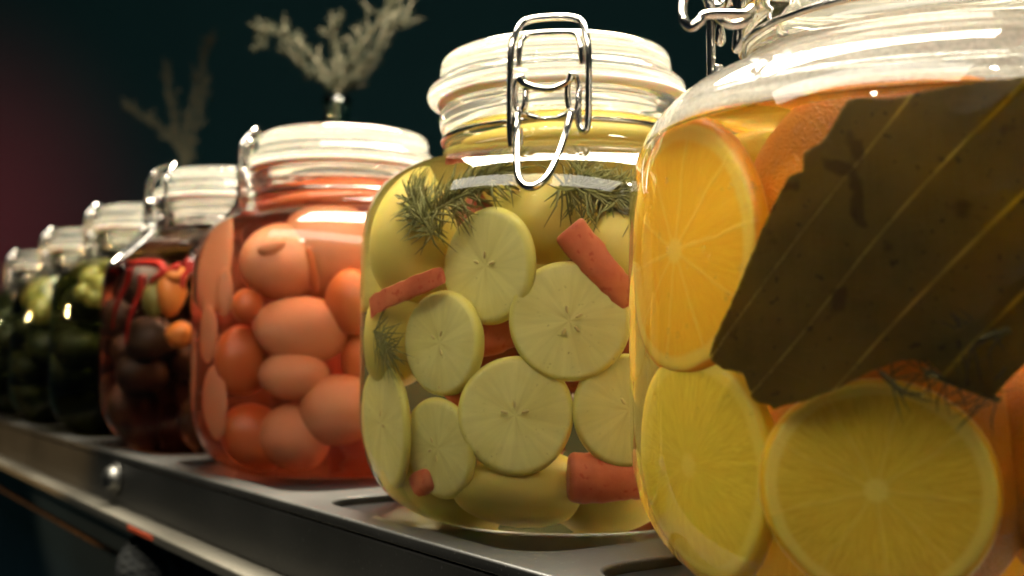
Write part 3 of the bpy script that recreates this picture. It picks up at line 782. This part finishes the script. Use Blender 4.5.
# everything in a jar stays within its wall
PR = [(p.x, p.y) for p in catmull([(a, b, 0) for a, b in OUT[3:-2]], 6)]
def allow(z):
    if z <= PR[0][1]: return PR[0][0]
    for (r0, z0), (r1, z1) in zip(PR, PR[1:]):
        if z0 <= z <= z1: return r0 + (r1 - r0) * (z - z0) / max(1e-9, z1 - z0)
    return .030
bpy.context.view_layer.update()
ZS = {'olive': .97, 'onion': .95, 'far': .91}
for o in [o for o in bpy.data.objects if o.type == 'MESH' and o.parent is None and o.get('category')]:
    own = o.location.length < 1e-6
    cen = sum((o.matrix_world @ Vector(b) for b in o.bound_box), Vector()) / 8
    key = min(JARS, key=lambda k: (JARS[k][1].xy - cen.xy).length); ax = JARS[key][1]; zs = ZS.get(key, 1)
    if own:
        for v in o.data.vertices:
            d = v.co.xy - ax.xy; m = allow(v.co.z / zs) - .0009
            if d.length > m: d *= m / d.length; v.co.x = ax.x + d.x; v.co.y = ax.y + d.y
            v.co.z = max(v.co.z, .0045)
        continue
    for _ in range(8):
        bpy.context.view_layer.update(); ex = 0; dz = 0; dr = Vector((0, 0))
        for v in o.data.vertices:
            w_ = o.matrix_world @ v.co; d = w_.xy - ax.xy; e = d.length - (allow(w_.z / zs) - .0011)
            if e > ex: ex = e; dr = d.normalized(); top = w_.z
            dz = max(dz, .0042 - w_.z)
        if ex < 1e-5 and dz < 1e-5: break
        if ex > 0:
            o.location -= Vector((dr.x, dr.y, 0)) * ex * 1.02
            if top > .084 and ex > .002: o.location.z -= ex * .5
        if dz > 0: o.location.z += dz

# ------------------------------------------------------------------ shelf
M_SH = mat_shelf()
def rrect(u0, u1, w0, w1, rad, k=8):
    pts = []
    for cu, cw, a0 in ((u1 - rad, w1 - rad, 0), (u0 + rad, w1 - rad, 90), (u0 + rad, w0 + rad, 180), (u1 - rad, w0 + rad, 270)):
        for i in range(k + 1):
            a = R(a0 + 90 * i / k); pts.append((cu + rad * cos(a), cw + rad * sin(a)))
    return pts
cuts = [-.262, -.133, -.064 + .0, .0735 + .0, .206, .324, .4415, .56, .68]
cuts = [-.21, -.070, .055, .200, .320, .438, .556, .676, .80]
shelf = empty('metal_shelf', shelf_pt(0, 0, 0)); tag(shelf, 'dark grey metal shelf with cut-outs carrying the row of jars', 'shelf')
def ribbon(paths):
    pass
# top frame: a plate with rounded openings, triangulated between outline and holes
TOPZ, TH, WF, WB = .0022, .0032, .0655, -.085
cu = bpy.data.curves.new('frame', 'CURVE'); cu.dimensions = '2D'; cu.fill_mode = 'BOTH'; cu.extrude = TH / 2 - .0008; cu.bevel_depth = .0008; cu.bevel_resolution = 3
def spl(pts):
    s = cu.splines.new('POLY'); s.points.add(len(pts) - 1); s.use_cyclic_u = True
    for i, (u, w) in enumerate(pts): s.points[i].co = (u, w, 0, 1)
spl([(-.30, WB), (1.05, WB), (1.05, WF - .0008), (-.30, WF - .0008)])
for a, b in zip(cuts, cuts[1:]): spl(rrect(a + .008, b - .008, WB + .02, WF - .0080, .014))
tmp = bpy.data.objects.new('tmp', cu); COL.objects.link(tmp)
dg = bpy.context.evaluated_depsgraph_get(); me = bpy.data.meshes.new_from_object(tmp.evaluated_get(dg)); bpy.data.objects.remove(tmp)
UW = Matrix((( U.x, W.x, 0, 0), (U.y, W.y, 0, 0), (0, 0, 1, 0), (0, 0, 0, 1)))
fr = link('top_frame', me, M_SH, shelf, smooth=False); me.transform(UW @ Matrix.Translation((0, 0, TOPZ - TH / 2)))
def uwbox(name, u0, u1, w0, w1, z0, z1, mat, parent, bev=.001):
    bm = bmesh.new(); bmesh.ops.create_cube(bm, size=1)
    for v in bm.verts: v.co = Vector((u0 + (v.co.x + .5) * (u1 - u0), w0 + (v.co.y + .5) * (w1 - w0), z0 + (v.co.z + .5) * (z1 - z0)))
    if bev: bmesh.ops.bevel(bm, geom=bm.edges[:], offset=bev, segments=3, affect='EDGES', profile=.5)
    bm.transform(UW)
    return from_bm(name, bm, mat, parent, smooth=False)
M_TRAY = mat_flat('dark_tray', (.0040, .0034, .0032), (.0022, .0020, .0020), .38, 30, spec=.25)
uwbox('tray', -.30, 1.05, WB + .001, WF - .003, -.0060, -.0002, M_TRAY, shelf, 0)
uwbox('front_panel', -.30, 1.05, WF - .0028, WF - .0004, -.0198, -.0014, M_SH, shelf, .0005)
uwbox('bottom_lip', -.30, 1.05, WF - .0028, WF + .0090, -.0238, -.0200, mat_metal('lip_metal', (.16, .148, .115), .55, .1, 400, .4), shelf, .0008)
# bolt head on the front panel
p_ = ray(117, 478); w0 = (shelf_pt(0, WF) - EYE).dot(W) / p_.dot(W); bp = EYE + p_ * w0
bolt = from_py('bolt', *revolve([(0, .0062), (.0030, .0058), (.0050, .0042), (.0056, .0020), (.0055, .0012), (.0070, .0010), (.0072, 0), (0, -.0005)], 32), mat_metal('bolt_steel', (.25, .245, .22), .42), shelf)
bolt.location = bp - shelf.location; bolt.rotation_euler = (W.to_track_quat('Z', 'Y')).to_euler()
# orange reflection on the lip, painted as a flat strip
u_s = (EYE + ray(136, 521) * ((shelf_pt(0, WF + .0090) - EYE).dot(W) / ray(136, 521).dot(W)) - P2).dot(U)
st = uwbox('glow_strip', u_s - .022, u_s + .010, WF + .0091, WF + .0094, -.0226, -.0210, mat_flat('orange_glow_paint', (.75, .14, .05), (.65, .10, .04), .4), None, 0)
st.location = P2; tag(st, 'small orange-red strip painted as a reflected glow on the lower lip of the shelf', 'glow_strip')

# ------------------------------------------------------------------ setting
def sheet(name, pts, mat):
    o = from_py(name, pts, [tuple(range(len(pts)))], mat, smooth=False); o['kind'] = 'structure'; return o
M_WALL = mat_flat('dark_teal_wall', (.035, .14, .15), (.028, .11, .125), .8, 2.)
sheet('wall', [(-4, 2.3, -1.5), (4, 2.3, -1.5), (4, 2.3, 3), (-4, 2.3, 3)], M_WALL)
sheet('floor', [(-4, -2, -.75), (4, -2, -.75), (4, 2.3, -.75), (-4, 2.3, -.75)], mat_flat('navy_floor', (.012, .022, .045), (.006, .010, .02), .6, 5.))
# counter behind the row
bc = uwbox('back_counter', -.35, 1.2, -.60, -.0852, -.030, -.0010, mat_flat('black_counter', (.016, .018, .018), (.010, .011, .011), .5, 20), None, .001)
bc.location = P2; tag(bc, 'black counter top behind the jars carrying the herb bottles', 'counter')
# lower cabinet front, rail and crumpled cloth beneath the shelf
def on_w(px, py, w):
    d = ray(px, py); return EYE + d * ((shelf_pt(0, w) - EYE).dot(W) / d.dot(W))
cab = uwbox('cabinet', -.30, 1.05, -.085, WF - .035, -.70, -.0275, mat_flat('navy_cabinet_paint', (.012, .028, .055), (.007, .014, .028), .35, 9), None, .002)
cab.location = P2; tag(cab, 'dark navy cabinet below the metal shelf', 'cabinet')
q = on_w(40, 511, WF - .010); ur = (q - P2).dot(U)
rl = [shelf_pt(ur + a, WF - .010, q.z) for a in (-.7, -.2, .1, .3)]
o = from_py('lower_rail', *tube_data(rl, .0016, 14), mat_metal('rail_steel', (.50, .30, .18), .3)); tag(o, 'thin coppery metal rail running below the shelf', 'rail')
bm = blob(1, 1, 1, .12, 5, 3)
for v in bm.verts:
    n_ = v.co.normalized(); f = 1 + .10 * abs(sin(n_.x * 9 + 2 * sin(n_.y * 7))) + .07 * abs(sin(n_.z * 13 + n_.y * 11)) + .04 * sin(n_.x * 27 + n_.z * 31)
    v.co *= f
o = from_bm('crumpled_cloth', bm, mat_flat('grey_cloth', (.10, .10, .085), (.04, .045, .05), .7, 14)); o.location = on_w(176, 566, WF - .014); o.scale = (.020, .018, .014)
tag(o, 'crumpled grey cloth tucked under the shelf lip', 'cloth')

# ---- herb bottles on the counter
M_BG2 = mat_flat('dull_green_needles', (.10, .10, .06), (.15, .14, .085), .6, 60)
M_GB = mat_glass('green_bottle_glass', 1.45, (.05, .45, .25), 220)
M_STEM = mat_flat('herb_stem', (.14, .12, .07), (.10, .08, .05), .7, 60)
M_BGH = mat_flat('grey_green_needles', (.022, .024, .010), (.042, .042, .018), .6, 60)
def bottle_sprig(loc, h, branches, lab, lab2, seed, nlen=.006, dens=10, nm=None):
    prof = [(0, .002), (.020, .0), (.0245, .002), (.025, .008), (.025, h * .50), (.023, h * .60), (.013, h * .74), (.0095, h * .82), (.009, h * .96), (.0105, h * .97), (.0105, h), (.0075, h),
            (.0070, h * .9), (.0080, h * .82), (.0115, h * .74), (.021, h * .60), (.023, h * .5), (.023, .010), (0, .007)]
    b = from_py('green_bottle', *revolve(prof, 40), M_GB); b.location = loc; tag(b, lab, 'bottle', 'green herb bottles')
    rg = random.Random(seed); e = empty('herb_bunch', loc); tag(e, lab2, 'herb bunch', 'dried herb bunches')
    for pts in branches:
        P = catmull([Vector((0, 0, .02)), Vector((0, 0, h * .8)), Vector((0, 0, h))] + [Vector((x, y, h + z)) for x, y, z in pts], 6)
        n = len(P)
        s = from_py('stem', *tube_data(P, .001, 6, rads=[.0011 * (1 - .6 * i / n) for i in range(n)]), M_STEM, e)
        parts = []; twigs = []
        for i in range(15, n - 1, 2):
            for _ in range(2):
                t = (P[i] - P[i - 1]).normalized(); d = (t * 1.1 + Vector((rg.gauss(0, 1), rg.gauss(0, .6), rg.gauss(0, .8)))).normalized(); L = rg.uniform(.006, .016)
                tw = [P[i], P[i] + d * L * .5 + Vector((0, 0, .002)), P[i] + d * L + Vector((0, 0, .005))]; twigs.append(tube_data(tw, .0004, 5))
                for _ in range(26):
                    f = rg.random(); o = tw[0].lerp(tw[1], f * 2) if f < .5 else tw[1].lerp(tw[2], f * 2 - 1)
                    dd = (d * rg.uniform(.3, 1) + Vector((rg.gauss(0, 1), rg.gauss(0, 1), rg.gauss(0, 1))) * .5).normalized(); l2 = rg.uniform(.003, .006)
                    parts.append(tube_data([o, o + dd * l2 * .5, o + dd * l2], .0003, 4, rads=[.0003, .0003, .0001]))
        if twigs: from_py('twigs', *merge(*twigs), M_STEM, s)
        for i in range(14, n):
            for _ in range(dens):
                o = P[i - 1].lerp(P[i], rg.random()); t = (P[i] - P[i - 1]).normalized()
                d = (t * rg.uniform(.2, 1) + Vector((rg.gauss(0, 1), rg.gauss(0, 1), rg.gauss(0, 1))) * .42).normalized(); L = nlen * rg.uniform(.5, 1.1)
                parts.append(tube_data([o, o + d * L * .6, o + d * L], .0006, 4, rads=[.00022, .0003, .0001]))
        if parts: from_py('needles', *merge(*parts), nm or M_BGH, s)
def world(px, py, Y):
    d = ray(px, py); return EYE + d * (Y / d.y)
b1 = world(337, 96, .80)
def rel(base, Y, pts): return [tuple(world(x, y, Y + dy) - base) for x, y, dy in pts]
h1 = b1.z
bottle_sprig((b1.x, b1.y, -.001), h1, [rel(b1, .80, [(330, 80, 0), (310, 52, 0), (290, 38, 0), (268, 30, 0), (264, 42, 0)]), rel(b1, .80, [(338, 75, .0), (336, 45, .02), (334, 24, .02)]),
                           rel(b1, .80, [(345, 78, 0), (358, 48, 0), (378, 22, 0), (392, 2, 0), (402, -12, 0)]), rel(b1, .80, [(350, 80, .0), (372, 55, -.01), (388, 30, -.01), (405, 22, -.01)]),
                           rel(b1, .80, [(328, 82, 0), (306, 68, .02), (296, 54, .02)]), rel(b1, .80, [(352, 84, .01), (360, 70, .01), (352, 60, 0)])],
             'small green glass bottle standing behind the pink jar', 'pale dried herb bunch rising above the lid of the pink jar', 31)
b2 = world(186, 175, 1.25)
bottle_sprig((b2.x, b2.y, -.001), b2.z, [rel(b2, 1.25, [(180, 150, 0), (160, 128, 0), (140, 115, 0), (128, 106, 0)]), rel(b2, 1.25, [(184, 140, .0), (192, 100, .0), (204, 60, 0), (210, 38, 0)]),
                           rel(b2, 1.25, [(178, 140, 0), (170, 100, 0), (166, 70, 0)]), rel(b2, 1.25, [(190, 148, 0), (200, 110, 0), (206, 80, 0)])],
             'small green glass bottle hidden behind the pepper jar', 'dim dried herb bunch against the dark wall, left of the brighter one', 32, .009, 12, M_BG2)

# ------------------------------------------------------------------ light
w = bpy.data.worlds.new('World'); S.world = w; w.use_nodes = True
bg = w.node_tree.nodes['Background']; bg.inputs[0].default_value = (.45, .75, .85, 1); bg.inputs[1].default_value = .012
def area(name, loc, aim, sx, sy, power, col):
    l = bpy.data.lights.new(name, 'AREA'); l.shape = 'RECTANGLE'; l.size = sx; l.size_y = sy; l.energy = power; l.color = col
    o = bpy.data.objects.new(name, l); COL.objects.link(o); o.location = loc
    o.rotation_euler = (Vector(aim) - Vector(loc)).to_track_quat('-Z', 'Y').to_euler(); return o
def bulb(name, loc, rad, power, col):
    l = bpy.data.lights.new(name, 'POINT'); l.shadow_soft_size = rad; l.energy = power; l.color = col
    o = bpy.data.objects.new(name, l); COL.objects.link(o); o.location = loc; return o
area('ceiling_lamp', (.06, .50, .56), (.03, .36, 0), .48, .34, 41, (1, .91, .74))
bulb('spot_bulb', (-.25, -.35, .70), .018, 4, (1, .9, .75))
bulb('spot_bulb', (.30, -.25, .80), .018, 4, (1, .9, .75))
def spot(name, loc, aim, ang, rad, power, col):
    l = bpy.data.lights.new(name, 'SPOT'); l.spot_size = R(ang); l.spot_blend = .2; l.shadow_soft_size = rad; l.energy = power; l.color = col
    o = bpy.data.objects.new(name, l); COL.objects.link(o); o.location = loc
    o.rotation_euler = (Vector(aim) - Vector(loc)).to_track_quat('-Z', 'Y').to_euler(); return o
spot('candle_spot', (-1.2, .50, .105), (-.22, .69, .05), 22, .014, 12, (1, .62, .25))
spot('candle_spot', (-1.15, .44, .125), (-.22, .69, .05), 22, .012, 8, (1, .62, .25))
area('front_fill', (-.12, .02, .52), (.02, .28, .04), .60, .14, 3.4, (1, .93, .78))  # fill added from the camera side to lift the slice faces
rs = spot('red_glow_spot', (-1.15, 1.70, .28), (-1.24, 2.3, .27), 96, .05, 14, (1, .03, .04)); rs.data.spot_blend = 1  # unseen red spot, added to give the wall its red glow

# ------------------------------------------------------------------ render
S.render.engine = 'CYCLES'
c = S.cycles
c.max_bounces = 20; c.transmission_bounces = 16; c.glossy_bounces = 6; c.diffuse_bounces = 5; c.transparent_max_bounces = 16; c.volume_bounces = 1
c.caustics_refractive = True; c.caustics_reflective = True; c.blur_glossy = .3; c.sample_clamp_indirect = 12
c.use_denoising = True
S.view_settings.view_transform = 'Standard'; S.view_settings.look = 'None'; S.view_settings.exposure = 0; S.view_settings.gamma = 1
